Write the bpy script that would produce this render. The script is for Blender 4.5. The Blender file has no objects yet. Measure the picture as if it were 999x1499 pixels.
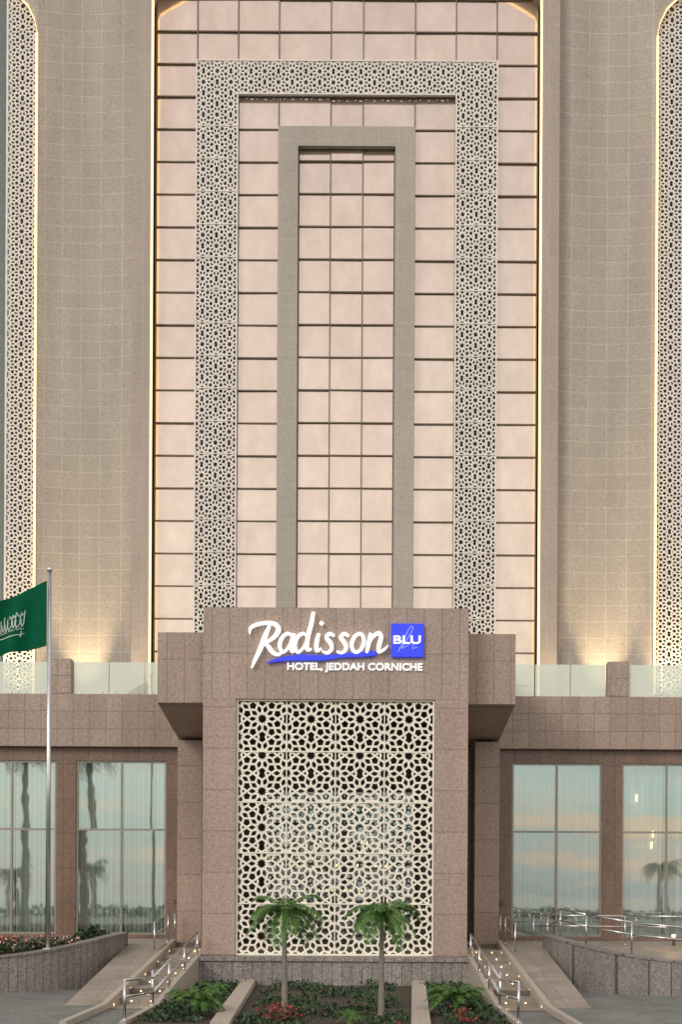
import bpy, math, random
from math import sin, cos, pi, radians, sqrt
from mathutils import Vector, Matrix
random.seed(7)
scene = bpy.context.scene
scene.view_settings.view_transform = 'Standard'
scene.view_settings.look = 'None'
scene.view_settings.exposure = 0

# ------------------------------------------------------------------ helpers
class MB:
    def __init__(s): s.v=[]; s.f=[]; s.m=[]; s.cur=0
    def quad(s,a,b,c,d):
        n=len(s.v); s.v+= [tuple(a),tuple(b),tuple(c),tuple(d)]; s.f.append((n,n+1,n+2,n+3)); s.m.append(s.cur)
    def tri(s,a,b,c):
        n=len(s.v); s.v+= [tuple(a),tuple(b),tuple(c)]; s.f.append((n,n+1,n+2)); s.m.append(s.cur)
    def hexa(s,p):
        n=len(s.v); s.v+=[tuple(q) for q in p]
        for f in ((0,3,2,1),(4,5,6,7),(0,1,5,4),(1,2,6,5),(2,3,7,6),(3,0,4,7)):
            s.f.append(tuple(n+i for i in f)); s.m.append(s.cur)
    def box(s,x0,x1,y0,y1,z0,z1):
        if x0>x1: x0,x1=x1,x0
        s.hexa([(x0,y0,z0),(x1,y0,z0),(x1,y1,z0),(x0,y1,z0),(x0,y0,z1),(x1,y0,z1),(x1,y1,z1),(x0,y1,z1)])
    def tube(s,a,b,r,r2=None,n=8,caps=True):
        a=Vector(a); b=Vector(b); r2=r if r2 is None else r2
        d=(b-a).normalized(); u=d.orthogonal().normalized(); w=d.cross(u)
        k=len(s.v)
        for i in range(n):
            t=2*pi*i/n; o=u*cos(t)+w*sin(t)
            s.v.append(tuple(a+o*r)); s.v.append(tuple(b+o*r2))
        for i in range(n):
            j=(i+1)%n; s.f.append((k+2*i,k+2*j,k+2*j+1,k+2*i+1)); s.m.append(s.cur)
        if caps:
            s.f.append(tuple(k+2*i for i in range(n))[::-1]); s.m.append(s.cur)
            s.f.append(tuple(k+2*i+1 for i in range(n))); s.m.append(s.cur)
    def ball(s,c,r,nu=8,nv=6):
        k=len(s.v)
        for j in range(nv+1):
            for i in range(nu):
                t=pi*j/nv; p=2*pi*i/nu
                s.v.append((c[0]+r*sin(t)*cos(p),c[1]+r*sin(t)*sin(p),c[2]+r*cos(t)))
        for j in range(nv):
            for i in range(nu):
                i2=(i+1)%nu
                s.f.append((k+j*nu+i,k+(j+1)*nu+i,k+(j+1)*nu+i2,k+j*nu+i2)); s.m.append(s.cur)
    def obj(s,name,mats,parent=None,smooth=False,loc=None):
        me=bpy.data.meshes.new(name); me.from_pydata(s.v,[],s.f)
        if not isinstance(mats,(list,tuple)): mats=[mats]
        for m in mats: me.materials.append(m)
        for p,mi in zip(me.polygons,s.m): p.material_index=mi; p.use_smooth=smooth
        me.update()
        o=bpy.data.objects.new(name,me); scene.collection.objects.link(o)
        if loc: o.location=loc
        if parent: o.parent=parent
        return o
def empty(name):
    o=bpy.data.objects.new(name,None); scene.collection.objects.link(o); return o

# ------------------------------------------------------------------ materials
def newmat(name):
    m=bpy.data.materials.new(name); m.use_nodes=True
    nt=m.node_tree; nt.nodes.clear()
    out=nt.nodes.new('ShaderNodeOutputMaterial')
    return m,nt,out
def N(nt,t,**kw):
    n=nt.nodes.new(t)
    for k,v in kw.items(): setattr(n,k,v)
    return n
def L(nt,a,b): nt.links.new(a,b)
def math_n(nt,op,a,b=None):
    n=N(nt,'ShaderNodeMath',operation=op)
    for i,x in enumerate((a,b)):
        if x is None: continue
        if isinstance(x,(int,float)): n.inputs[i].default_value=x
        else: L(nt,x,n.inputs[i])
    return n.outputs[0]
def mixc(nt,fac,a,b,mode='MIX'):
    n=N(nt,'ShaderNodeMix',data_type='RGBA',blend_type=mode)
    for sock,x in ((n.inputs[0],fac),(n.inputs[6],a),(n.inputs[7],b)):
        if isinstance(x,(int,float)): sock.default_value=x
        elif isinstance(x,tuple): sock.default_value=(*x,1)
        else: L(nt,x,sock)
    return n.outputs[2]
def ramp(nt,fac,p0,p1,c0=(0,0,0),c1=(1,1,1)):
    n=N(nt,'ShaderNodeValToRGB'); e=n.color_ramp.elements
    e[0].position=p0; e[0].color=(*c0,1); e[1].position=p1; e[1].color=(*c1,1)
    L(nt,fac,n.inputs[0]); return n.outputs[0]
def noise(nt,vec,scale,detail=3,rough=.5):
    n=N(nt,'ShaderNodeTexNoise'); n.inputs['Scale'].default_value=scale
    n.inputs['Detail'].default_value=detail; n.inputs['Roughness'].default_value=rough
    L(nt,vec,n.inputs['Vector']); return n.outputs['Fac']

def stone(name,c1,c2,mortar,w,h,ms=.008,rough=.6,horiz=False,offset=0.,speck=.35,ox=0,oz=0,streak=.25,spec=.3):
    m,nt,out=newmat(name)
    tc=N(nt,'ShaderNodeTexCoord'); sx=N(nt,'ShaderNodeSeparateXYZ'); L(nt,tc.outputs['Object'],sx.inputs[0])
    cx=N(nt,'ShaderNodeCombineXYZ')
    if horiz:
        L(nt,sx.outputs[0],cx.inputs[0]); L(nt,sx.outputs[1],cx.inputs[1])
    else:
        u=math_n(nt,'ADD',sx.outputs[0],sx.outputs[1]); u=math_n(nt,'ADD',u,ox+100*w); v=math_n(nt,'ADD',sx.outputs[2],oz+100*h)
        L(nt,u,cx.inputs[0]); L(nt,v,cx.inputs[1])
    br=N(nt,'ShaderNodeTexBrick'); br.offset=offset; br.squash=1
    br.inputs['Scale'].default_value=1; br.inputs['Brick Width'].default_value=w; br.inputs['Row Height'].default_value=h
    br.inputs['Mortar Size'].default_value=ms; br.inputs['Mortar Smooth'].default_value=.2
    br.inputs['Color1'].default_value=(*c1,1); br.inputs['Color2'].default_value=(*c2,1); br.inputs['Mortar'].default_value=(*mortar,1)
    L(nt,cx.outputs[0],br.inputs['Vector'])
    n1=noise(nt,tc.outputs['Object'],30,3,.8)
    sp=ramp(nt,n1,.36,.64,(1-speck,)*3,(1+speck,)*3)
    col=mixc(nt,1.0,br.outputs['Color'],sp,'MULTIPLY')
    n3=noise(nt,tc.outputs['Object'],9,4,.85)
    sp3=ramp(nt,n3,.38,.62,(1-speck*.5,)*3,(1+speck*.45,)*3)
    col=mixc(nt,1.0,col,sp3,'MULTIPLY')
    mp=N(nt,'ShaderNodeMapping'); mp.inputs['Scale'].default_value=(1,1,.12) if not horiz else (1,1,1)
    L(nt,tc.outputs['Object'],mp.inputs[0])
    n2=noise(nt,mp.outputs[0],.8,5,.6)
    st=ramp(nt,n2,.3,.7,(1-streak,)*3,(1+streak*.4,)*3)
    col=mixc(nt,1.0,col,st,'MULTIPLY')
    b=N(nt,'ShaderNodeBsdfPrincipled'); L(nt,col,b.inputs['Base Color'])
    rr=ramp(nt,n2,.3,.7,(rough-.08,)*3,(rough+.08,)*3); L(nt,rr,b.inputs['Roughness'])
    b.inputs['Specular IOR Level'].default_value=spec
    bp=N(nt,'ShaderNodeBump'); bp.inputs['Strength'].default_value=.4; bp.inputs['Distance'].default_value=.01
    inv=math_n(nt,'SUBTRACT',1.0,br.outputs['Fac']); hgt=math_n(nt,'ADD',inv,math_n(nt,'MULTIPLY',n1,.15))
    L(nt,hgt,bp.inputs['Height']); L(nt,bp.outputs[0],b.inputs['Normal'])
    L(nt,b.outputs[0],out.inputs[0]); return m

def plain(name,c,rough=.5,metal=0,var=.15,scale=6,spec=.5,rand=False):
    m,nt,out=newmat(name)
    tc=N(nt,'ShaderNodeTexCoord'); n1=noise(nt,tc.outputs['Object'],scale,4,.6)
    r=ramp(nt,n1,.3,.7,tuple(x*(1-var) for x in c),tuple(min(1,x*(1+var)) for x in c))
    if rand:
        g=N(nt,'ShaderNodeNewGeometry'); rr=ramp(nt,g.outputs['Random Per Island'],0,1,(.55,.6,.55),(1.35,1.25,1.1))
        r=mixc(nt,1.0,r,rr,'MULTIPLY')
    b=N(nt,'ShaderNodeBsdfPrincipled'); L(nt,r,b.inputs['Base Color'])
    b.inputs['Roughness'].default_value=rough; b.inputs['Metallic'].default_value=metal
    b.inputs['Specular IOR Level'].default_value=spec
    L(nt,b.outputs[0],out.inputs[0]); return m
def emit(name,c,s,base=(.8,.8,.8)):
    m,nt,out=newmat(name); b=N(nt,'ShaderNodeBsdfPrincipled')
    b.inputs['Base Color'].default_value=(*base,1); b.inputs['Emission Color'].default_value=(*c,1)
    b.inputs['Emission Strength'].default_value=s; b.inputs['Roughness'].default_value=.4
    L(nt,b.outputs[0],out.inputs[0]); return m
def glass(name,tr,gl,fac,rough=.02,diff=None,dfac=0):
    m,nt,out=newmat(name)
    t=N(nt,'ShaderNodeBsdfTransparent'); t.inputs[0].default_value=(*tr,1)
    g=N(nt,'ShaderNodeBsdfGlossy'); g.inputs[0].default_value=(*gl,1); g.inputs['Roughness'].default_value=rough
    tc=N(nt,'ShaderNodeTexCoord'); n1=noise(nt,tc.outputs['Object'],.7,2)
    bp=N(nt,'ShaderNodeBump'); bp.inputs['Strength'].default_value=.05; bp.inputs['Distance'].default_value=.05
    L(nt,n1,bp.inputs['Height']); L(nt,bp.outputs[0],g.inputs['Normal'])
    mx=N(nt,'ShaderNodeMixShader'); mx.inputs[0].default_value=fac
    L(nt,t.outputs[0],mx.inputs[1]); L(nt,g.outputs[0],mx.inputs[2]); last=mx
    if diff:
        d=N(nt,'ShaderNodeBsdfDiffuse'); d.inputs[0].default_value=(*diff,1)
        m2=N(nt,'ShaderNodeMixShader'); m2.inputs[0].default_value=dfac
        L(nt,mx.outputs[0],m2.inputs[1]); L(nt,d.outputs[0],m2.inputs[2]); last=m2
    L(nt,last.outputs[0],out.inputs[0]); return m

M_tower=stone('tower_stone',(.435,.385,.325),(.41,.36,.305),(.57,.52,.45),.86,.72,.014,.65,speck=.22,streak=.14)
M_towerframe=stone('tower_frame_stone',(.44,.37,.315),(.41,.345,.295),(.50,.44,.38),.8,1.4367,.01,.6,speck=.2,oz=-.6,streak=.12)
M_inner=stone('inner_frame_stone',(.43,.39,.335),(.41,.37,.315),(.52,.475,.41),.87,.72,.01,.6,speck=.2,ox=.4,streak=.1)
M_port=stone('portico_granite',(.41,.315,.262),(.375,.285,.235),(.22,.165,.135),2.0235,1.26,.012,.45,speck=.4,ox=1.01175,oz=.25,streak=.15)
M_portlint=stone('portico_lintel_granite',(.41,.32,.267),(.375,.288,.237),(.21,.16,.135),.54,1.395,.010,.45,speck=.4,oz=-7.56,streak=.15)
M_fascia=stone('fascia_granite',(.395,.315,.26),(.35,.275,.225),(.20,.15,.125),.58,.63,.010,.45,speck=.38,oz=.10,streak=.2)
M_red=stone('red_granite',(.225,.148,.108),(.19,.122,.09),(.10,.065,.05),.9,1.25,.01,.3,speck=.4,spec=.5)
M_plinth=stone('plinth_granite',(.31,.28,.26),(.255,.23,.21),(.13,.11,.10),.3,2.4,.012,.5,speck=.5,oz=1.2,streak=.2)
M_curved=stone('retaining_wall_stone',(.26,.235,.22),(.21,.19,.175),(.10,.085,.075),.33,1.7,.014,.55,speck=.45,oz=1.3,streak=.2)
M_pave=stone('paver_ground',(.25,.26,.235),(.18,.19,.172),(.09,.09,.085),.22,.11,.008,.75,horiz=True,offset=.5,speck=.3)
M_beige=stone('beige_paving',(.34,.295,.245),(.29,.25,.205),(.17,.145,.12),.6,.6,.008,.6,horiz=True,speck=.25)
M_kerb=plain('kerb_stone',(.40,.35,.29),.6,var=.18,scale=9)
M_white=plain('lattice_white',(.84,.80,.69),.5,var=.06,scale=3)
M_twhite=plain('lattice_tower_white',(.76,.72,.66),.5,var=.10,scale=2)
M_dark=plain('dark_bronze',(.10,.075,.06),.4,.3)
M_mul=plain('mullion_bronze',(.15,.11,.075),.45,.2)
M_alu=plain('window_frame_metal',(.30,.28,.24),.4,.5)
M_shadeback=plain('shaded_glazing_backing',(.10,.088,.08),.5)  # dark colour stands in for the shade on glazing behind the lattice
M_sidegl=plain('side_bay_glass',(.16,.19,.17),.15)
M_steel=plain('stainless_steel',(.6,.6,.6),.25,1,var=.05)
M_soil=plain('soil',(.055,.04,.028),.95,var=.3,scale=12)
M_leaf=plain('leaf_green',(.07,.17,.028),.45,var=.3,scale=8,rand=True)
M_leafd=plain('leaf_dark',(.03,.065,.025),.5,var=.3,scale=8,rand=True)
M_trunk=plain('palm_trunk',(.22,.19,.16),.8,var=.3,scale=14)
M_flag=plain('flag_green',(.0,.09,.042),.75,var=.08,spec=.1)
M_flagw=plain('flag_white',(.5,.58,.52),.75)
M_red_fl=plain('flower_red',(.6,.03,.06),.5,rand=True)
M_pink=plain('flower_pink',(.65,.42,.42),.5,rand=True)
def curtain_mat():
    m,nt,out=newmat('curtain_cloth')
    d=N(nt,'ShaderNodeBsdfDiffuse'); tc=N(nt,'ShaderNodeTexCoord')
    mp=N(nt,'ShaderNodeMapping'); mp.inputs['Scale'].default_value=(6,1,.05); L(nt,tc.outputs['Object'],mp.inputs[0])
    n=noise(nt,mp.outputs[0],1.2,3); L(nt,ramp(nt,n,.3,.7,(.58,.60,.57),(.84,.85,.82)),d.inputs[0])
    L(nt,d.outputs[0],out.inputs[0]); return m
M_curt=curtain_mat()
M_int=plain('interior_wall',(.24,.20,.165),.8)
M_signw=emit('sign_white',(1,.98,.95),.6)
M_signb=emit('sign_blue',(.03,.06,.95),.6,(.02,.03,.5))
M_signl=emit('sign_lightblue',(.25,.32,1),.5,(.2,.25,.7))
M_led=emit('warm_led',(1,.68,.30),1.9,(.7,.5,.3))
M_lamp=emit('warm_lamp',(1,.70,.36),3.0)
M_bulb=emit('chandelier_bulb',(1,.66,.30),2.2)
M_gl=glass('window_glass',(.82,.90,.86),(.80,.89,.85),.50)
M_bal=glass('balustrade_glass',(.86,.93,.9),(.9,1,.97),.22,.03,(.80,.83,.72),.5)

def pane_mat():
    m,nt,out=newmat('tower_glass_pane')
    g=N(nt,'ShaderNodeNewGeometry'); tc=N(nt,'ShaderNodeTexCoord')
    c=ramp(nt,g.outputs['Random Per Island'],0,1,(.52,.43,.355),(.60,.50,.42))
    mp=N(nt,'ShaderNodeMapping'); mp.inputs['Scale'].default_value=(1.3,1,.8); mp.inputs['Rotation'].default_value=(0,.5,0)
    L(nt,tc.outputs['Object'],mp.inputs[0]); n=noise(nt,mp.outputs[0],1.1,6,.65)
    c=mixc(nt,1.0,c,ramp(nt,n,.3,.72,(.87,.86,.86),(1.1,1.1,1.1)),'MULTIPLY')
    d=N(nt,'ShaderNodeBsdfDiffuse'); L(nt,c,d.inputs[0])
    gl=N(nt,'ShaderNodeBsdfGlossy'); gl.inputs['Roughness'].default_value=.1
    L(nt,ramp(nt,n,.3,.7,(.77,.665,.585),(.90,.785,.70)),gl.inputs[0])
    mx=N(nt,'ShaderNodeMixShader'); mx.inputs[0].default_value=.6
    L(nt,d.outputs[0],mx.inputs[1]); L(nt,gl.outputs[0],mx.inputs[2]); L(nt,mx.outputs[0],out.inputs[0]); return m
M_pane=pane_mat()

# ------------------------------------------------------------------ girih lattice
def hankin(poly,ang):
    n=len(poly); rays=[]
    for i in range(n):
        a=poly[i]; b=poly[(i+1)%n]; mx=((a[0]+b[0])/2,(a[1]+b[1])/2)
        d=(b[0]-a[0],b[1]-a[1]); l=sqrt(d[0]**2+d[1]**2); d=(d[0]/l,d[1]/l); nn=(-d[1],d[0])
        for s in (1,-1):
            rays.append((i,mx,(s*d[0]*cos(ang)+nn[0]*sin(ang),s*d[1]*cos(ang)+nn[1]*sin(ang))))
    c=[]
    for i in range(len(rays)):
        for j in range(i+1,len(rays)):
            if rays[i][0]==rays[j][0]: continue
            (_,p,d),(_,q,e)=rays[i],rays[j]
            det=d[0]*(-e[1])+e[0]*d[1]
            if abs(det)<1e-9: continue
            rx,ry=q[0]-p[0],q[1]-p[1]
            t=(rx*(-e[1])+e[0]*ry)/det; u=(d[0]*ry-d[1]*rx)/det
            if t>1e-4 and u>1e-4: c.append((t+u,i,j,t))
    c.sort(); used=set(); segs=[]
    for s,i,j,t in c:
        if i in used or j in used: continue
        used|={i,j}; p=rays[i][1]; d=rays[i][2]; x=(p[0]+d[0]*t,p[1]+d[1]*t)
        segs+= [(rays[i][1],x),(rays[j][1],x)]
    return segs
W0=2*cos(radians(36)); H0=2*sin(radians(36)); RC=.5/cos(radians(18))
deca=[(RC*cos(radians(18+36*k)),RC*sin(radians(18+36*k))) for k in range(10)]
DSEG=hankin(deca,radians(54))
ri=.5*cos(radians(54))/cos(radians(36))
for k in range(10):
    a=radians(18+36*k); t0=(ri*cos(a),ri*sin(a)); r1=.5*.50; t1=(r1*cos(a),r1*sin(a))
    DSEG.append((t0,t1))
    for s in (-18,18):
        b=a+radians(s); DSEG.append((t1,(.5*.31*cos(b),.5*.31*sin(b))))
g=.5878-RC; ev=.5*math.tan(radians(18))
bow=[(-.309,-ev),(0,-g),(.309,-ev),(.309,ev),(0,g),(-.309,ev)]
BSEG=hankin(bow,radians(54))
def lattice(mb,x0,x1,z0,z1,W,H,ox,oz,y,w,dep,pred=None):
    sx,sz=W/W0,H/H0; rnd=random.Random(3)
    i0=int((x0-ox)/W)-2; i1=int((x1-ox)/W)+2; j0=int((z0-oz)/H)-2; j1=int((z1-oz)/H)+2
    for i in range(i0,i1+1):
        for j in range(j0,j1+1):
            for (du,dv,S) in ((0,0,DSEG),(.5,.5,DSEG),(.5,0,BSEG),(0,.5,BSEG)):
                cxx=ox+(i+du)*W; czz=oz+(j+dv)*H
                if cxx<x0-W or cxx>x1+W or czz<z0-H or czz>z1+H: continue
                for a,b in S:
                    ax,az,bx,bz=cxx+a[0]*sx,czz+a[1]*sz,cxx+b[0]*sx,czz+b[1]*sz
                    t0,t1=0.,1.; ok=True
                    for p,q,lo,hi in ((ax,bx-ax,x0,x1),(az,bz-az,z0,z1)):
                        if abs(q)<1e-9:
                            if p<lo or p>hi: ok=False
                            continue
                        ta,tb=(lo-p)/q,(hi-p)/q
                        if ta>tb: ta,tb=tb,ta
                        t0=max(t0,ta); t1=min(t1,tb)
                    if not ok or t1-t0<.02: continue
                    px,pz=ax+(bx-ax)*t0,az+(bz-az)*t0; qx,qz=ax+(bx-ax)*t1,az+(bz-az)*t1
                    if pred and not pred((px+qx)/2,(pz+qz)/2): continue
                    l=sqrt((qx-px)**2+(qz-pz)**2); dx,dz=(qx-px)/l,(qz-pz)/l
                    e=w*.35; px-=dx*e; pz-=dz*e; qx+=dx*e; qz+=dz*e
                    ww=w*rnd.uniform(.97,1.03); nx,nz=-dz*ww/2,dx*ww/2
                    yy=y+rnd.random()*.014
                    mb.hexa([(px-nx,yy,pz-nz),(px+nx,yy,pz+nz),(px+nx,yy+dep,pz+nz),(px-nx,yy+dep,pz-nz),
                             (qx-nx,yy,qz-nz),(qx+nx,yy,qz+nz),(qx+nx,yy+dep,qz+nz),(qx-nx,yy+dep,qz-nz)])

# ================================================================== HOTEL
hotel=empty('hotel_building')
RH=1.4367; ZB=12.28
rows=[ZB+RH*k for k in range(-3,22)]
TY=16.0
def arch_main(u):
    pts=[(0,40.5),(.12,40.85),(.5,41.1),(1.2,41.5),(3,42.4),(6,43.6),(8.4,44.4)]
    for (a,b),(c,d) in zip(pts,pts[1:]):
        if u<=c: return b+(d-b)*(u-a)/(c-a)
    return pts[-1][1]
cols=[-8.4,-6.6,-4.8,-3.0,-.71,.71,3.0,4.8,6.6,8.4]
pan=MB(); mul=MB(); bk=MB()
mw=.05
def pane(x0,x1,z0,z1,y):
    t=random.uniform(-.008,.008); s=random.uniform(-.02,.02)
    pan.quad((x0,y-t,z0),(x1,y+t,z0),(x1,y+t+s,z1),(x0,y-t+s,z1))
for zi in range(len(rows)-1):
    z0,z1=rows[zi],rows[zi+1]
    for ci in range(len(cols)-1):
        x0,x1=cols[ci],cols[ci+1]
        if x0>=-3.01 and x1<=3.01 and z1<35.3: continue
        inband=(abs((x0+x1)/2)<6.6 and abs((x0+x1)/2)>4.8 and z1<38.2) or (abs((x0+x1)/2)<6.6 and z0>36.6 and z1<38.2)
        if inband:
            bk.quad((x0,TY,z0),(x1,TY,z0),(x1,TY,z1),(x0,TY,z1)); continue  # dark sheet in place of panes, lattice shadow put into its colour
        pane(x0,x1,z0,z1,TY)
for z in rows: 
    for (a,b) in ((-8.4,-3.0),(3.0,8.4)) if z<35 else ((-8.4,8.4),):
        mul.box(a,b,TY-.07,TY+.05,z-mw/2,z+mw/2)
for x in cols:
    if abs(x)<2.9: mul.box(x-mw/2,x+mw/2,TY-.074,TY+.05,35.25,45)
    else: mul.box(x-mw/2,x+mw/2,TY-.074,TY+.05,8,45)
ic=[-2.13,-.71,.71,2.13]
irows=[r for r in rows if r<34]+[34.34]
for zi in range(len(irows)-1):
    for ci in range(3): pane(ic[ci],ic[ci+1],irows[zi],irows[zi+1],TY-.1)
for z in irows: mul.box(-2.13,2.13,TY-.17,TY-.05,z-mw/2,z+mw/2)
for x in (-2.10,-.71,.71,2.10): mul.box(x-mw/2,x+mw/2,TY-.174,TY-.05,8,34.34)
pan.obj('tower_window_panes',M_pane,hotel); mul.obj('tower_mullions',M_mul,hotel)
bk.obj('lattice_shade_backing',M_shadeback,hotel)
fr=MB()
for s in (-1,1): fr.box(s*3.0,s*2.13,TY-.4,TY+.1,8,34.34)
fr.box(-3.0,3.0,TY-.4,TY+.1,34.34,35.2)
fr.obj('inner_stone_frame',M_inner,hotel)
lt=MB()
LW,LH=1.2,RH*2/3
lattice(lt,-6.58,-4.82,8,38.12,LW,LH,-5.7,ZB+LH/2,TY-.30,.062,.06)
lattice(lt,4.82,6.58,8,38.12,LW,LH,5.7,ZB+LH/2,TY-.30,.062,.06)
lattice(lt,-4.82,4.82,36.7,38.12,9.64/8,LH,0,ZB+LH/2,TY-.30,.062,.06)
for s in (-1,1):
    lt.box(s*6.63,s*6.57,TY-.32,TY-.2,8,38.12); lt.box(s*4.83,s*4.77,TY-.32,TY-.2,8,36.66)
    for z in rows:
        if z<36: lt.box(s*6.57,s*4.83,TY-.315,TY-.225,z-.02,z+.02)
lt.box(-6.63,6.63,TY-.324,TY-.2,38.10,38.16); lt.box(-4.83,4.83,TY-.324,TY-.2,36.64,36.70)
lt.obj('tower_lattice_screen',M_twhite,hotel)
of=MB(); led=MB()
FY=TY-.8
for s in (-1,1):
    of.box(s*8.5,s*9.25,FY,TY+1.5,8,40.3)
us=[0,.12,.5,1.2,3,6,8.5]
for s in (-1,1):
    for a,b in zip(us,us[1:]):
        xa,xb=s*(8.5-a),s*(8.5-b); za,zb=arch_main(a),arch_main(b)
        of.quad((xa,FY,za),(xb,FY,zb),(xb,FY,49),(xa,FY,49))
        of.quad((xa,FY,za),(xb,FY,zb),(xb,TY+.1,zb),(xa,TY+.1,za))
        led.hexa([(xa-s*.06,FY+.06,za-.08),(xb,FY+.06,zb-.11),(xb,FY+.10,zb-.11),(xa-s*.06,FY+.10,za-.08),
                  (xa-s*.0,FY+.06,za),(xb,FY+.06,zb-.01),(xb,FY+.10,zb-.01),(xa,FY+.10,za)])
    of.box(s*8.503,s*9.25,FY,TY+1.5,40.3,49)
    led.box(s*8.41,s*8.497,FY+.02,FY+.10,9,40.5)
cw=MB(); sb=MB(); sl=MB(); sbk=MB(); sg2=MB()
spts=[(0,39.3),(.12,39.9),(.4,40.5),(.9,41.0),(1.4,41.4),(3.9,42.4)]
def arch_side(u):
    u=min(u,7.8-u); u=max(u,0)
    for (a,b),(c,d) in zip(spts,spts[1:]):
        if u<=c: return b+(d-b)*(u-a)/(c-a)
    return spts[-1][1]
for s in (-1,1):
    n=24
    yy=lambda t: TY-.25+.26*sin(pi*t)**.8
    for i in range(n):
        a,b=i/n,(i+1)/n; xa,xb=s*(9.25+4.35*a),s*(9.25+4.35*b)
        cw.quad((xa,yy(a),8),(xb,yy(b),8),(xb,yy(b),49),(xa,yy(a),49))
    us2=[0,.12,.4,.9,1.4,3.9,6.4,6.9,7.4,7.68,7.8]
    for a,b in zip(us2,us2[1:]):
        xa,xb=s*(13.6+a),s*(13.6+b); za,zb=arch_side(a),arch_side(b)
        sb.quad((xa,TY-.25,za),(xb,TY-.25,zb),(xb,TY-.25,49),(xa,TY-.25,49))
        sb.quad((xa,TY-.25,za),(xb,TY-.25,zb),(xb,TY+.4,zb),(xa,TY+.4,za))
        led.hexa([(xa,TY-.32,za-.09),(xb,TY-.32,zb-.09),(xb,TY-.26,zb-.09),(xa,TY-.26,za-.09),
                  (xa,TY-.32,za-.01),(xb,TY-.32,zb-.01),(xb,TY-.26,zb-.01),(xa,TY-.26,za-.01)])
    led.box(s*13.58,s*13.67,TY-.32,TY-.255,8.5,39.3)
    sb.box(s*21.4,s*28,TY-.25,TY+.5,8,49)
    sbk.box(s*13.6,s*14.95,TY+.25,TY+.35,8,43)
    sg2.box(s*14.95,s*21.4,TY+.3,TY+.36,8,43)
    lattice(sl,13.70 if s>0 else -14.92,14.92 if s>0 else -13.70,8.4,41.4,1.22,.9,s*14.3,10,TY-.1,.058,.06,
            pred=lambda x,z:z<arch_side(abs(x)-13.6)-.05)
    sl.box(s*14.92,s*15.0,TY-.12,TY+.0,8.4,41.0)
of.obj('tower_outer_frame',M_towerframe,hotel); led.obj('led_edge_strips',M_led,hotel)
cw.obj('tower_curved_wall',M_tower,hotel,smooth=True); sb.obj('tower_side_bay_wall',M_tower,hotel)
sl.obj('side_lattice_screen',M_twhite,hotel); sbk.obj('side_bay_backing',M_shadeback,hotel); sg2.obj('side_bay_glass',M_sidegl,hotel)
core=MB(); core.box(-28,28,TY+2,TY+22,8,49); core.obj('tower_core',M_tower,hotel)

# podium
pf=MB(); pw=MB(); fm=MB(); gg=MB(); cu=MB(); it=MB()
wins=[(6.2,9.45),(10.15,13.4),(14.1,17.35),(18.05,21.3),(22,25.25)]
for s in (-1,1):
    pf.box(s*5.62,s*30,6.0,6.45,6.83,8.7)
    for k in (9.58,17.4,25): pf.box(s*k,s*(k+.72),5.99,6.46,8.703,9.95)
    e=5.6
    pw.box(s*4.06,s*5.6,6.3,6.6,-.3,6.83)
    pw.box(s*e,s*30,6.3,6.6,6.36,6.83)
    for (a,b) in wins+[(30,30)]:
        pw.box(s*e,s*a,6.3,6.6,0,6.36); e=b
        if a>=30: break
        pw.box(s*a,s*b,6.3,6.6,0,.14)
        fw=.07
        for x in (a+fw/2,(a+b)/2,b-fw/2): fm.box(s*(x-fw/2),s*(x+fw/2),6.36,6.46,.14,6.36)
        for z in (.17,3.9,6.33): fm.box(s*a,s*b,6.363,6.457,z-fw/2,z+fw/2)
        for (p,q) in ((a,(a+b)/2),((a+b)/2,b)):
            for (zz0,zz1) in ((.14,3.9),(3.9,6.36)):
                t=random.uniform(-.004,.004)
                gg.quad((s*p,6.42-t,zz0),(s*q,6.42+t,zz0),(s*q,6.42+t,zz1),(s*p,6.42-t,zz1))
        for (c0,c1) in ((a-.1,(a+b)/2-.02),((a+b)/2+.02,b+.1)):
            n=70
            for i in range(n):
                u0,u1=c0+(c1-c0)*i/n,c0+(c1-c0)*(i+1)/n
                f=lambda u:6.85+.05*sin(u*38)+.03*sin(u*17.3)
                cu.quad((s*u0,f(u0),.05),(s*u1,f(u1),.05),(s*u1,f(u1),6.6),(s*u0,f(u0),6.6))
    it.box(s*5.6,s*30,9.9,10,0,6.8); it.box(s*5.6,s*30,6.6,9.9,6.7,6.8); it.box(s*5.6,s*30,6.6,9.9,-.05,.02)
pf.obj('podium_fascia',M_fascia,hotel); pw.obj('podium_wall',M_red,hotel); fm.obj('podium_window_frames',M_alu,hotel)
gg.obj('podium_window_glass',M_gl,hotel); cu.obj('curtains',M_curt,hotel); it.obj('podium_interior',M_int,hotel)
for (x,z) in ((10.75,5.15),(11.35,3.85),(11.3,3.45)):
    pe=empty('pendant_lamp'); a=MB(); a.tube((x,6.65,z+.16),(x,6.65,6.7),.008,n=5); a.obj('cord',M_dark,pe)
    a=MB(); a.tube((x,6.65,z-.12),(x,6.65,z+.12),.035,.05); a.obj('shade',M_lamp,pe)
rf=MB(); rf.box(-30,30,6.45,16,8.2,8.45); rf.obj('podium_roof',M_beige,hotel)
ba=MB(); bs=MB()
for s in (-1,1):
    for (a,b) in ((5.7,9.52),(10.35,17.35),(18.2,24.9)):
        n=round((b-a)/1.27); w=(b-a)/n
        for i in range(n):
            ba.box(s*(a+i*w+.02),s*(a+(i+1)*w-.02),6.15,6.165,8.72,9.86)
            for x in (.25,w-.25): bs.box(s*(a+i*w+x-.03),s*(a+i*w+x+.03),6.12,6.2,8.70,8.82)
ba.obj('balustrade_glass_panels',M_bal,hotel); bs.obj('balustrade_clamps',M_steel,hotel)

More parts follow.
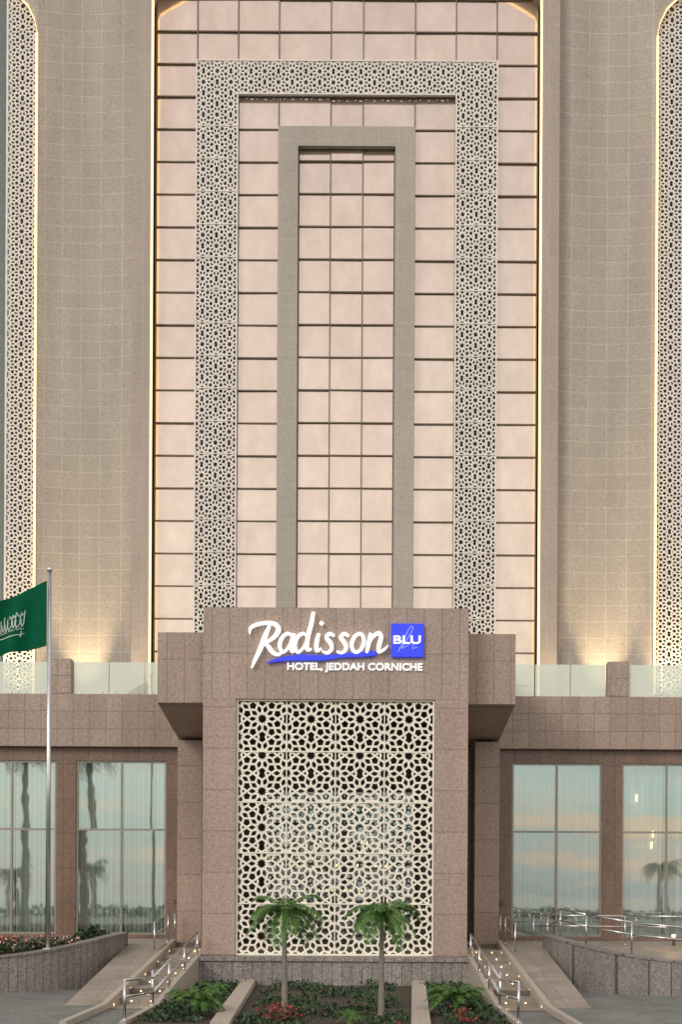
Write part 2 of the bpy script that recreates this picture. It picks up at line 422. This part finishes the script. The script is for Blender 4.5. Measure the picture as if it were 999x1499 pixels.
# portico
po=MB(); li=MB()
for s in (-1,1):
    po.box(s*3.03,s*4.05,0,1.4,-.27,7.56)
    po.box(s*3.75,s*4.05,1.4,6.3,-.27,7.56)
    po.box(s*4.75,s*5.6,5.0,6.28,0,6.94)
    x0,x1=(4.052,5.62)
    a,b=(s*x0,s*x1) if s>0 else (s*x1,s*x0)
    li.hexa([(a,1,7.6),(b,1,7.6),(b,5.95,6.95),(a,5.95,6.95),(a,1,9.8),(b,1,9.8),(b,5.95,9.8),(a,5.95,9.8)])
li.box(-4.05,4.05,0,6,7.56,10.35)
po.obj('portico_piers',M_port,hotel); li.obj('portico_lintel',M_portlint,hotel)
ps=MB()
lattice(ps,-3.0,3.0,-.23,7.53,1.5,7.76/7,.75,-.23+7.76/14,.14,.062,.07)
for k in range(6):
    z=-.23+1.552*k; ps.box(-3.0,3.0,.125,.24,z-.02,z+.02)
for x in (-3.0,-1.5,0,1.5,3.0): ps.box(x-.016,x+.016,.128,.235,-.23,7.53)
ps.obj('portico_lattice_screen',M_white,hotel)
sf=MB()
for s in (-1,1): sf.box(s*2.98,s*3.028,.06,.3,-.26,7.55)
sf.box(-2.98,2.98,.06,.3,7.52,7.558); sf.box(-2.98,2.98,.06,.3,-.27,-.22)
sf.obj('portico_screen_frame',M_white,hotel)
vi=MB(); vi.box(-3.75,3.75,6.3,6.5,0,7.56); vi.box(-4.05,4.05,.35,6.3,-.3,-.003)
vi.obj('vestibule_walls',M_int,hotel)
dr=MB()
for i in range(5):
    x=-2.6+i*1.3; dr.box(x-.04,x+.04,5.9,6.0,0,5.2)
for z in (.05,2.4,5.2): dr.box(-2.6,2.6,5.895,6.005,z-.04,z+.04)
dr.obj('entrance_door_frames',M_steel,hotel)
dg=MB(); dg.quad((-2.6,5.95,0),(2.6,5.95,0),(2.6,5.95,5.2),(-2.6,5.95,5.2)); dg.obj('entrance_glass',M_gl,hotel)
dc=MB()
for i in range(90):
    u0,u1=-2.6+5.2*i/90,-2.6+5.2*(i+1)/90
    dc.quad((u0,6.15+.04*sin(u0*30),0),(u1,6.15+.04*sin(u1*30),0),(u1,6.15+.04*sin(u1*30),5.2),(u0,6.15+.04*sin(u0*30),5.2))
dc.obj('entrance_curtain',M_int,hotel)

# chandelier
ch=empty('chandelier'); c1=MB(); c2=MB()
c1.tube((.2,3.2,7.56),(.2,3.2,1.6),.03)
for lvl,(z,r,n) in enumerate(((3.3,.8,9),(2.5,1.5,14),(1.7,.9,9))):
    for i in range(n):
        t=2*pi*i/n+lvl; p=(.2+r*cos(t),3.2+r*sin(t),z)
        c1.tube((.2,3.2,z-.15),p,.012,n=5); c2.tube(p,(p[0],p[1],z+.09),.028,.014,n=6)
        t2=2*pi*(i+1)/n+lvl; c1.tube(p,(.2+r*cos(t2),3.2+r*sin(t2),z),.012,n=5)
c1.obj('frame',M_dark,ch); c2.obj('bulbs',M_bulb,ch)
pl=bpy.data.lights.new('chandelier_glow','POINT'); pl.energy=60; pl.color=(1,.78,.52); pl.shadow_soft_size=.03
po_=bpy.data.objects.new('glow',pl); po_.location=(.2,3.2,2.9); scene.collection.objects.link(po_); po_.parent=ch

# ------------------------------------------------------------------ sign
sign=empty('hotel_sign')
def SX(px): return (px-492)/48.
def SZ(py): return 1.6+(1310-py)/48.
def catmull(P,n=8):
    Q=[P[0]]+P+[P[-1]]; out=[]
    for i in range(1,len(Q)-2):
        for k in range(n):
            t=k/n; out.append(tuple(.5*((2*Q[i][d])+(-Q[i-1][d]+Q[i+1][d])*t+(2*Q[i-1][d]-5*Q[i][d]+4*Q[i+1][d]-Q[i+2][d])*t*t+(-Q[i-1][d]+3*Q[i][d]-3*Q[i+1][d]+Q[i+2][d])*t**3) for d in range(len(P[0]))))
    out.append(P[-1]); return out
def ribbon(mb,P,mapf,y0,y1):
    C=catmull(P); Lp=[];Rp=[]
    for i,c in enumerate(C):
        a=C[max(0,i-1)]; b=C[min(len(C)-1,i+1)]
        dx,dy=b[0]-a[0],b[1]-a[1]; l=sqrt(dx*dx+dy*dy) or 1
        nx,ny=-dy/l*c[2]/2,dx/l*c[2]/2
        Lp.append((c[0]+nx,c[1]+ny)); Rp.append((c[0]-nx,c[1]-ny))
    for i in range(len(C)-1):
        q=[mapf(*Lp[i]),mapf(*Rp[i]),mapf(*Rp[i+1]),mapf(*Lp[i+1])]
        mb.hexa([(x,y0,z) for x,z in q]+[(x,y1,z) for x,z in q])
strokes=[
 [(395,918,4),(389,932,7),(381,953,6.5),(374,968,5),(369,980,2)],
 [(366,930,2),(367,922,4.5),(375,917,5),(388,914,5),(401,915,6),(408,922,7),(404,932,6),(394,940,4.5),(386,943,3)],
 [(386,942,3),(393,948,6),(400,957,6),(408,960,4.5),(414,956,2.5)],
 [(428,938,3.5),(421,935,4),(413,941,5),(410,951,5.5),(414,959,4.5),(421,955,3.5),(428,943,3)],
 [(431,935,4.5),(427,948,6),(428,958,5),(435,955,2.5)],
 [(450,938,3),(443,935,4),(435,941,5),(432,951,5.5),(436,959,4.5),(443,955,3.5),(451,943,3)],
 [(459,907,5),(456,922,6),(451,940,6),(450,955,5.5),(457,955,2.5)],
 [(467,935,4.5),(464,946,6),(464,957,5),(471,954,2.5)],
 [(469,920,5),(473,923,5)],
 [(490,938,3),(483,935,4.5),(478,940,5),(484,947,6),(486,954,5),(480,960,4),(472,958,2.5)],
 [(511,938,3),(504,935,4.5),(499,940,5),(505,947,6),(507,954,5),(501,960,4),(493,958,2.5)],
 [(527,934,3.5),(519,939,5),(515,950,5.5),(520,959,4.5),(528,956,4.5),(533,945,5.5),(530,936,4),(525,935,3)],
 [(543,934,4.5),(540,947,6),(537,960,4)],
 [(539,950,3),(546,939,4),(554,934,5),(558,939,6),(555,950,6),(555,958,4.5),(563,955,3),(568,950,1.5)],
]
sg=MB()
for i,st in enumerate(strokes):
    if i>2: st=[(x,y-3-(958-y)*.12,w*1.05) for x,y,w in st]
    ribbon(sg,st,lambda a,b:(SX(a),SZ(b)),-.16-.0015*i,-.06+.0008*i)
sg.obj('script_lettering',M_signw,sign)
sw=MB()
ribbon(sw,[(391,972,1),(410,967,5),(440,964,8),(475,964,7),(500,961,5),(528,959,7),(551,957,6)],lambda a,b:(SX(a),SZ(b)),-.13,-.05)
sw.obj('blue_swoosh',M_signb,sign)
sq=MB(); sq.box(SX(573),SX(620),-.14,-.003,SZ(962),SZ(914)); sq.obj('blue_square',M_signb,sign)
sc=MB(); ribbon(sc,[(583,955,1),(588,945,1.5),(597,925,1.5),(602,918,1.2),(604,923,1.5),(594,940,1.5),(588,950,1.5),(598,945,1.2),(606,940,1.2),(604,950,1.2),(611,948,1)],lambda a,b:(SX(a),SZ(b)),-.146,-.141)
sc.obj('square_script',M_signl,sign)
def text(name,body,x0,x1,z0,z1,y,off,mat,parent,ext=.03):
    cu=bpy.data.curves.new(name,'FONT'); cu.body=body; cu.extrude=ext; cu.offset=off; cu.size=1
    o=bpy.data.objects.new(name+'_tmp',cu); scene.collection.objects.link(o)
    bpy.context.view_layer.update()
    me=bpy.data.meshes.new_from_object(o.evaluated_get(bpy.context.evaluated_depsgraph_get()))
    bpy.data.objects.remove(o)
    xs=[v.co.x for v in me.vertices]; ys=[v.co.y for v in me.vertices]
    for v in me.vertices:
        a=(v.co.x-min(xs))/(max(xs)-min(xs)); b=(v.co.y-min(ys))/(max(ys)-min(ys))
        v.co=(x0+(x1-x0)*a, y-v.co.z, z0+(z1-z0)*b)
    me.materials.clear(); me.materials.append(mat)
    ob=bpy.data.objects.new(name,me); scene.collection.objects.link(ob); ob.parent=parent; return ob
text('blu_letters','BLU',SX(576),SX(616),SZ(944),SZ(932),-.175,.02,M_signw,sign)
text('hotel_name_letters','HOTEL, JEDDAH CORNICHE',SX(421),SX(619),SZ(985),SZ(971),-.05,.02,M_signw,sign)

# ------------------------------------------------------------------ ground etc.
g_=MB(); g_.quad((-1500,-110,-1.2),(1500,-110,-1.2),(1500,1500,-1.2),(-1500,1500,-1.2)); g_.obj('ground',M_pave)
M_sea=plain('sea_water',(.10,.13,.15),.15,var=.2,scale=.1)
g_=MB(); g_.quad((-3000,-3000,-1.5),(3000,-3000,-1.5),(3000,-110,-1.5),(-3000,-110,-1.5)); g_.obj('sea',M_sea)
M_asph=plain('asphalt',(.055,.055,.055),.85,var=.25,scale=30)
rd=MB(); rd.quad((-300,-62,-1.196),(300,-62,-1.196),(300,-40,-1.196),(-300,-40,-1.196)); rd.obj('road',M_asph)
te=MB()
for s in (-1,1):
    te.box(s*5.42,s*30,1.5,6.3,-1.19,0); te.box(s*4.055,s*5.42,3.0,6.3,-1.19,-.001)
te.obj('terrace',M_beige)
pp=MB(); pp.box(-4.1,4.1,-.55,.35,-1.19,-.40); pp.box(-4.16,4.16,-.62,-.003,-.40,-.28)
pp.obj('plinth_wall',M_plinth)
for s in (-1,1):
    st=empty('stone_staircase'); a=MB()
    for k in range(8):
        y1=3.0-1.3*k; z=-.15*(k+1)+.0
        a.box(s*4.2,s*5.3,y1-1.3,y1 if k else 2.999,-1.19,z if k<7 else -1.185)
    a.obj('steps',M_beige,st)
    b=MB()
    for x0,x1 in ((4.06,4.2),(5.3,5.45)):
        q0,q1=sorted((s*x0,s*x1))
        ys=[2.99,-7.6]; zt=[.12,-1.05]
        b.hexa([(q0,ys[1],-1.195),(q1,ys[1],-1.195),(q1,ys[0],-1.195),(q0,ys[0],-1.195),(q0,ys[1],zt[1]),(q1,ys[1],zt[1]),(q1,ys[0],zt[0]),(q0,ys[0],zt[0])])
        b.box(q0,q1,-11.5,-7.6,-1.195,-1.05)
    b.obj('stringers',M_kerb,st)
    c=MB()
    for k in range(5):
        y=1.6-2.1*k; z=.05-(3-y)*.1105+.02
        for xx in (4.202,5.298):
            c.tube((s*(xx-.004),y,z-.13),(s*(xx+.004),y,z-.13),.028,n=10)
    for k in range(1,8):
        y1=3.0-1.3*k
        c.tube((s*4.5,y1-.003,-.15*k-.07),(s*4.5,y1+.002,-.15*k-.07),.022,n=8)
        c.tube((s*5.0,y1-.003,-.15*k-.07),(s*5.0,y1+.002,-.15*k-.07),.022,n=8)
    c.obj('step_lights',M_lamp,st)
    for y in (1.5,-3.0,-7.0):
        l_=bpy.data.lights.new('step_glow','POINT'); l_.energy=2.5; l_.color=(1,.72,.4); l_.shadow_soft_size=.02
        lo=bpy.data.objects.new('step_glow',l_); lo.location=(s*4.32,y,-.05-(3-y)*.115+.1); scene.collection.objects.link(lo); lo.parent=st
    r=MB(); q0,q1=sorted((s*5.46,s*6.6))
    r.hexa([(q0,-6.5,-1.3),(q1,-6.5,-1.3),(q1,1.49,-1.3),(q0,1.49,-1.3),(q0,-6.5,-1.19),(q1,-6.5,-1.19),(q1,1.49,-.004),(q0,1.49,-.004)])
    r.obj('ramp',M_beige)
cpl=[(6.6,1.5,.38),(6.6,.4,.36),(6.75,-.5,.32),(7.2,-1.3,.2),(8.0,-2.1,.02),(9.2,-2.8,-.15),(10.8,-3.3,-.24),(13,-3.8,-.3),(20,-4.6,-.3),(30,-5.2,-.3)]
for s in (-1,1):
    C=catmull([tuple(p) for p in cpl],5)
    w=MB(); f=MB(); cap=MB()
    inn=[]
    for i,c in enumerate(C):
        p=C[max(0,i-1)]; q=C[min(len(C)-1,i+1)]
        dx,dy=q[0]-p[0],q[1]-p[1]; l=sqrt(dx*dx+dy*dy); inn.append((c[0]-dy/l*.35,c[1]+dx/l*.35) )
    inn=[(x,min(y,1.5)) for x,y in inn]
    for i in range(len(C)-1):
        a,b=C[i],C[i+1]; ia,ib=inn[i],inn[i+1]
        w.hexa([(s*a[0],a[1],-1.2),(s*b[0],b[1],-1.2),(s*ib[0],ib[1],-1.2),(s*ia[0],ia[1],-1.2),(s*a[0],a[1],a[2]-.06),(s*b[0],b[1],b[2]-.06),(s*ib[0],ib[1],b[2]-.06),(s*ia[0],ia[1],a[2]-.06)])
        k=.03
        cap.hexa([(s*(a[0]-k),a[1]-k,a[2]-.06),(s*(b[0]-k),b[1]-k,b[2]-.06),(s*ib[0],ib[1],b[2]-.06),(s*ia[0],ia[1],a[2]-.06),(s*(a[0]-k),a[1]-k,a[2]),(s*(b[0]-k),b[1]-k,b[2]),(s*ib[0],ib[1],b[2]),(s*ia[0],ia[1],a[2])])
        if ia[1]<1.45: f.quad((s*ia[0],ia[1],a[2]-.12),(s*ib[0],ib[1],b[2]-.12),(s*ib[0],1.5,-.05),(s*ia[0],1.5,-.05))
    rw=empty('retaining_wall'); w.obj('wall',M_curved,rw); cap.obj('coping',M_curved,rw)
    f.obj('planter_soil' if s<0 else 'terrace_ramp',M_soil if s<0 else M_beige)

cb=empty('planter_walls'); c=MB()
for s in (-1,1):
    xs=sorted((s*2.75,s*2.35)); xe=sorted((s*2.25,s*1.85))
    c.hexa([(xe[0],-12,-1.2),(xe[1],-12,-1.2),(xs[1],-.56,-1.2),(xs[0],-.56,-1.2),(xe[0],-12,-1.0),(xe[1],-12,-1.0),(xs[1],-.56,-.95),(xs[0],-.56,-.95)])
c.obj('cheek_walls',M_kerb,cb)
so=MB(); so.box(-4.05,4.05,-12,-.56,-1.21,-1.13); so.obj('flower_bed_soil',M_soil)

def leafmass(name,fn,n,size,mats,zj=.15,fl=0,flm=None):
    a=MB()
    for i in range(n):
        x,y,z,h=fn(); z+=random.random()**1.5*h
        a.cur=0
        if flm and random.random()<fl: a.cur=1; z+=h*.25
        t=random.uniform(0,2*pi); e=random.uniform(-.3,1.1); sz=size*random.uniform(.6,1.4)*(1 if a.cur==0 else .7)
        d=Vector((cos(t)*cos(e),sin(t)*cos(e),sin(e))); u=d.orthogonal().normalized()
        u=Matrix.Rotation(random.uniform(0,6.28),3,d)@u; p=Vector((x,y,z))
        a.quad(p,p+d*sz*.5+u*sz*.28,p+d*sz,p+d*sz*.5-u*sz*.28)
    return a.obj(name,mats)
def bed_left():
    x=random.uniform(-14,-7.2); lo=-2.6 if x<-9.2 else (-2.6+(x+9.2)*1.3); y=random.uniform(min(lo+.4,.9),1.4)
    return x,y,-.08,.28
leafmass('flowering_shrubs',bed_left,7500,.12,[M_leafd,M_pink],fl=.2,flm=True)
def redl():
    x=random.uniform(-13,-8.0); return x,random.uniform(-1.6,-.6)if x<-9 else random.uniform(-.6,.6),.0,.25
leafmass('red_flowers',redl,900,.10,[M_leafd,M_red_fl],fl=.45,flm=True)
def bed_c():
    while True:
        x=random.uniform(-1.8,1.8); y=random.uniform(-11.5,-.7)
        if sin(x*2.1+1)*sin(y*1.3)+random.uniform(-.5,.5)>-.1: return x,y,-1.15,.10+.10*(sin(x*3+y)>0)
leafmass('groundcover_plants',bed_c,5000,.10,[M_leafd,M_red_fl],fl=.01,flm=True)
def redf():
    c=random.choice([(-.95,-10.9),(-.7,-10.7),(3.0,-11.2),(-1.1,-10.5)]); return c[0]+random.gauss(0,.12),c[1]+random.gauss(0,.15),-1.12,.3
leafmass('red_flowers',redf,750,.08,[M_leafd,M_red_fl],fl=.4,flm=True)
def bed_s():
    s=random.choice((-1,1)); x=s*random.uniform(2.6,3.9); y=random.uniform(-11,-.7); return x,y,-1.15,.16
leafmass('hedge_groundcover',bed_s,6000,.11,[M_leafd])
def shr():
    t=random.uniform(0,6.28); r=random.random()**.5*.6; return -7.5+r*cos(t),.5+r*sin(t)*.6,-.05,.6*(1-r)+.1
leafmass('shrub',shr,1100,.14,[M_leafd])

def frond(mb,base,az,L_,lift,droop,ll,n=16,lw=.03):
    d=Vector((cos(az),sin(az),0)); pts=[]
    for i in range(n+1):
        t=i/n; pts.append(base+d*(L_*t*(1-.18*t))+Vector((0,0,lift*t-droop*t*t)))
    side=Vector((-sin(az),cos(az),0))
    for i in range(n):
        mb.tube(pts[i],pts[i+1],lw*.35*(1-i/n)+.004,n=4,caps=False)
        if i<2: continue
        t=i/n; l=ll*(sin(pi*min(1,t*.92+.08))**.6)*random.uniform(.85,1.1)
        for s in (-1,1):
            for h in (0,.5):
                p=pts[i].lerp(pts[i+1],h); fw=(pts[i+1]-pts[i]).normalized()
                tip=p+(side*s*.8+fw*.65).normalized()*l+Vector((0,0,-l*random.uniform(.1,.5)))
                mid=p.lerp(tip,.45)+Vector((0,0,l*.07))
                w=fw*lw
                mb.tri(p-w*.5,mid+w*.9,mid-w*.9); mb.tri(mid-w*.9,mid+w*.9,tip)
def palm(x,y,z0,h,r,fr=16,tr=.07,leaf=M_leaf,n=16,lean=.05,ll=None):
    e=empty('palm_tree'); t=MB(); k=14
    ax=random.uniform(-lean,lean)*h
    P=[Vector((x+ax*(i/k)**2,y,z0+h*i/k)) for i in range(k+1)]
    for i in range(k):
        ra=tr*(1.25-.5*i/k)*(1.3 if i==0 else 1); rb=tr*(1.25-.5*(i+1)/k)
        t.tube(P[i],P[i+1],ra*1.05,rb*.95,n=10)
    t.obj('trunk',M_trunk,e,smooth=False)
    c=MB(); top=P[-1]
    c.tube(top,top+Vector((0,0,r*.25)),tr*.6,tr*.25,n=8)
    for i in range(fr):
        az=i*2.399+random.uniform(-.3,.3); q=i/fr
        frond(c,top+Vector((0,0,r*.2)),az,r*random.uniform(.8,1.2),r*(.9-.8*q)*random.uniform(.8,1.2),r*(.75+.25*q),(ll or r*.33),n=n,lw=r*.022)
    c.obj('crown',leaf,e); return e
palm(-.86,-10,-1.15,2.2,.98,17,.06,lean=.02,n=22)
palm(1.27,-10,-1.15,2.17,.98,19,.06,lean=.02,n=22)
def cycad(x,y,z,r,n=18):
    a=MB(); b=Vector((x,y,z))
    a.tube(b-Vector((0,0,.25)),b+Vector((0,0,.15)),.09,.07)
    for i in range(n):
        frond(a,b+Vector((0,0,.15)),i*2.399,r*random.uniform(.85,1.1),r*random.uniform(.5,1.1),r*.75,r*.22,n=16,lw=r*.02)
    a.obj('cycad_plant',M_leaf)
cycad(-2.85,-9.8,-.95,.82,28); cycad(3.0,-9.0,-.95,.86,28); cycad(-3.1,-4.5,-1.1,.5); cycad(.6,-11,-1.15,.4,12); cycad(3.0,-4.0,-1.1,.45)
for (x,y,h,r,tr) in ((-27.5,-50,14.5,2.6,.32),(-22,-50,14,2.6,.34),(-40,-90,5.0,2.2,.28),(-30,-90,5.6,2.4,.28),(36,-90,5.8,2.4,.28),(47,-92,6,2.2,.28),(58,-60,12,2.5,.3),(-56,-80,8,2.4,.3)):
    palm(x,y,-1.2,h,r,22,tr,M_leafd,n=10,ll=.8)
def hed():
    return random.uniform(-75,75),random.uniform(-97,-95),-1.2,1.0
leafmass('seafront_hedge',hed,5000,.6,[M_leafd])

# ------------------------------------------------------------------ flag
fp=empty('flagpole'); a=MB()
FX,FYY=-8.22,-2.0
a.tube((FX,FYY,-1.1),(FX,FYY,10.85),.075,.05,n=12); a.ball((FX,FYY,10.92),.09)
a.tube((FX,FYY,-.3),(FX,FYY,.02),.14,.14,n=12)
a.obj('pole',M_steel,fp,smooth=True)
def flagpt(u,v,off=0):
    x=FX-.08-2.5*u*(.96); z=10.6-v*1.9*(1-.3*u)-1.05*u-.2*u*u*(1-v)+.03*sin(9*u+2*v)
    y=FYY+.2*sin(8.5*u+1.8*v)*min(1,u*3)+.07*sin(19*u-3*v)*min(1,u*2)+off
    return (x,y,z)
fl=MB(); nu,nv=50,20
for i in range(nu):
    for j in range(nv):
        fl.quad(flagpt(i/nu,j/nv),flagpt(i/nu,(j+1)/nv),flagpt((i+1)/nu,(j+1)/nv),flagpt((i+1)/nu,j/nv))
fo=fl.obj('flag',M_flag,fp,smooth=True)
fs=MB()
def frib(P):
    C=catmull(P,8)
    for i in range(len(C)-1):
        a,b=C[i],C[i+1]; dx,dy=b[0]-a[0],b[1]-a[1]; l=sqrt(dx*dx+dy*dy) or 1; nx,ny=-dy/l,dx/l
        fs.quad(flagpt(a[0]+nx*a[2],a[1]+ny*a[2],-.015),flagpt(b[0]+nx*b[2],b[1]+ny*b[2],-.015),flagpt(b[0]-nx*b[2],b[1]-ny*b[2],-.015),flagpt(a[0]-nx*a[2],a[1]-ny*a[2],-.015))
frib([(.26,.70,.004),(.30,.715,.007),(.5,.71,.010),(.8,.68,.003)]); frib([(.29,.66,.006),(.30,.76,.006)])
x=.26
while x<.78:
    h=random.uniform(0,.1); w=random.uniform(.02,.045)
    frib([(x,.30+h,.004),(x+.006,.42,.006),(x+.01,.52,.005)])
    frib([(x+.008,.50+h*.3,.005),(x+w,.58+h*.2,.006),(x+w*1.4,.50,.005),(x+w*1.1,.46,.003)])
    if random.random()<.6: frib([(x+.01,.36+h*.4,.004),(x+.025,.40,.006),(x+.038,.34,.004)])
    frib([(x+.01,.615,.004),(x+.03,.63,.006),(x+.05,.60,.004)])
    x+=w+.012
fs.obj('flag_emblem',M_flagw,fp)

# ------------------------------------------------------------------ rails
def rail(name,pts,h1,h2,posts,r=.024):
    e=empty(name); a=MB()
    V=[Vector(p) for p in pts]
    for h in (h1,h2):
        if not h: continue
        for p,q in zip(V,V[1:]):
            a.tube(p+Vector((0,0,h)),q+Vector((0,0,h)),r); a.ball(q+Vector((0,0,h)),r*1.02); a.ball(p+Vector((0,0,h)),r*1.02)
    for p in posts:
        p=Vector(p); a.tube(p,p+Vector((0,0,h1)),r)
        a.tube(p,p+Vector((0,0,.03)),r*2.4)
    a.obj('tubes',M_steel,e,smooth=True)
for s in (-1,1):
    f=lambda y:-.15-(3-y)*.108
    pts=[(s*4.13,-.4,f(-.4)+.1),(s*4.13,-8,f(-8)+.1),(s*4.13,-11.3,-1.06)]
    rail('handrail',pts,.85,.5,[(s*4.13,y,f(y)+.1 if y>-8 else -1.06) for y in (-.4,-3,-5.6,-8,-11.3)],r=.03)
    pts=[(s*5.6,4.6,.0),(s*5.6,3.2,0),(s*5.6,.6,-.25)]
    rail('handrail',pts,.95,.55,[(s*5.6,4.6,0),(s*5.6,3.2,0),(s*5.6,.6,-.2)],r=.03)
rp=[(6.85,2.2,.02),(6.95,.3,.25),(7.5,-1.0,.1),(8.6,-2.1,-.1),(10.2,-2.8,-.25),(13,-3.4,-.3)]
rail('ramp_handrail',rp,.95,.6,rp,r=.03)
rp=[(6.6,3.6,.0),(9.5,2.8,0),(13,2.2,0)]
rail('ramp_handrail',rp,.95,.6,rp,r=.028)
for s in (-1,1):
    a=MB(); a.box(s*5.75,s*5.9,6.22,6.299,1.25,1.4); a.obj('wall_switch_box',M_dark)

# ------------------------------------------------------------------ lights
def spot(name,loc,target,e,ang,blend=.9,col=(1,.76,.44)):
    l=bpy.data.lights.new(name,'SPOT'); l.energy=e; l.spot_size=radians(ang); l.spot_blend=blend; l.color=col; l.shadow_soft_size=.08
    em=empty(name); em.location=loc
    o=bpy.data.objects.new('lamp',l); scene.collection.objects.link(o); o.parent=em
    d=Vector(target)-Vector(loc); o.rotation_euler=d.to_track_quat('-Z','Y').to_euler()
    f=MB(); f.tube((0,0,-.25),(0,0,-.05),.09,.12); f.obj('fixture',M_dark,em)
for s in (-1,1):
    spot('uplight',(s*11.4,14.6,8.75),(s*11.4,16.0,13.4),3000,40)
    spot('uplight',(s*14.3,14.6,8.75),(s*14.3,15.9,13.4),2200,46)
    spot('uplight',(s*8.9,14.0,8.75),(s*8.9,15.2,13.4),800,34)
    spot('uplight',(s*7.4,14.3,8.75),(s*7.4,16.0,13.2),500,36)
for (x,y,z) in ((10.6,.9,.35),(-5.2,5.6,.3),(5.2,5.6,.3)):
    em=empty('floor_lantern'); em.location=(x,y,z)
    a=MB(); a.tube((0,0,-.3),(0,0,-.02),.05,.05); a.obj('post',M_dark,em)
    a=MB(); a.tube((0,0,-.02),(0,0,.06),.06,.06); a.obj('lens',M_lamp,em)
    l_=bpy.data.lights.new('glow','POINT'); l_.energy=12; l_.color=(1,.66,.34); l_.shadow_soft_size=.05
    lo=bpy.data.objects.new('glow',l_); lo.location=(0,0,.14); scene.collection.objects.link(lo); lo.parent=em
# sky & sun
w=bpy.data.worlds.new('World'); scene.world=w; w.use_nodes=True
nt=w.node_tree; nt.nodes.clear()
out=N(nt,'ShaderNodeOutputWorld'); bg=N(nt,'ShaderNodeBackground'); sky=N(nt,'ShaderNodeTexSky'); sky.sky_type='NISHITA'
EL,AZ=radians(28),radians(215)
sky.sun_disc=False; sky.sun_elevation=EL; sky.sun_rotation=AZ; sky.dust_density=1
bg.inputs[1].default_value=.12; L(nt,sky.outputs[0],bg.inputs[0])
tc=N(nt,'ShaderNodeTexCoord'); mp=N(nt,'ShaderNodeMapping'); mp.inputs['Scale'].default_value=(2.2,2.2,16); mp.inputs['Location'].default_value=(.9,0,.35); L(nt,tc.outputs['Generated'],mp.inputs[0])
cn=noise(nt,mp.outputs[0],2.0,6,.6)
sx=N(nt,'ShaderNodeSeparateXYZ'); L(nt,tc.outputs['Generated'],sx.inputs[0])
def skyramp(stops):
    cc=N(nt,'ShaderNodeValToRGB'); L(nt,sx.outputs[2],cc.inputs[0]); el=cc.color_ramp.elements
    el[0].position=0; el[0].color=(*stops[0][1],1); el[1].position=1; el[1].color=(*stops[-1][1],1)
    for p,c in stops[1:-1]:
        e=cc.color_ramp.elements.new(p); e.color=(*c,1)
    return cc.outputs[0]
base=skyramp([(0,(.36,.38,.42)),(.03,(.42,.46,.48)),(.08,(.56,.64,.61)),(.16,(.98,.90,.80)),(.35,(1.0,.91,.81)),(.6,(.66,.61,.61)),(1,(.7,.68,.70))])
cl=skyramp([(0,(.46,.42,.45)),(.025,(.72,.50,.40)),(.06,(.86,.58,.42)),(.085,(.68,.68,.62)),(.16,(1.0,.92,.82)),(.35,(1.0,.89,.79)),(.6,(.80,.68,.63)),(1,(.8,.78,.78))])
cc=mixc(nt,ramp(nt,cn,.46,.56),base,cl)
b2=N(nt,'ShaderNodeBackground'); L(nt,cc,b2.inputs[0]); b2.inputs[1].default_value=1.35
mx=N(nt,'ShaderNodeMixShader'); mx.inputs[0].default_value=.86; L(nt,bg.outputs[0],mx.inputs[1]); L(nt,b2.outputs[0],mx.inputs[2]); L(nt,mx.outputs[0],out.inputs[0])
sl_=bpy.data.lights.new('sun','SUN'); sl_.energy=1.25; sl_.angle=radians(18); sl_.color=(1,.94,.85)
so_=bpy.data.objects.new('sun',sl_); scene.collection.objects.link(so_)
sd=Vector((sin(AZ)*cos(EL),cos(AZ)*cos(EL),sin(EL)))
so_.rotation_euler=sd.to_track_quat('Z','Y').to_euler()

# ------------------------------------------------------------------ camera
cam=bpy.data.cameras.new('camera'); co=bpy.data.objects.new('camera',cam); scene.collection.objects.link(co)
cam.sensor_width=36; cam.sensor_fit='AUTO'; cam.lens=1728/1499*36
cam.shift_x=-30.5/1499; cam.shift_y=560.5/1499; cam.clip_end=5000
co.location=(.83,-36,1.6); co.rotation_euler=(radians(90),radians(-.3),0)
scene.camera=co
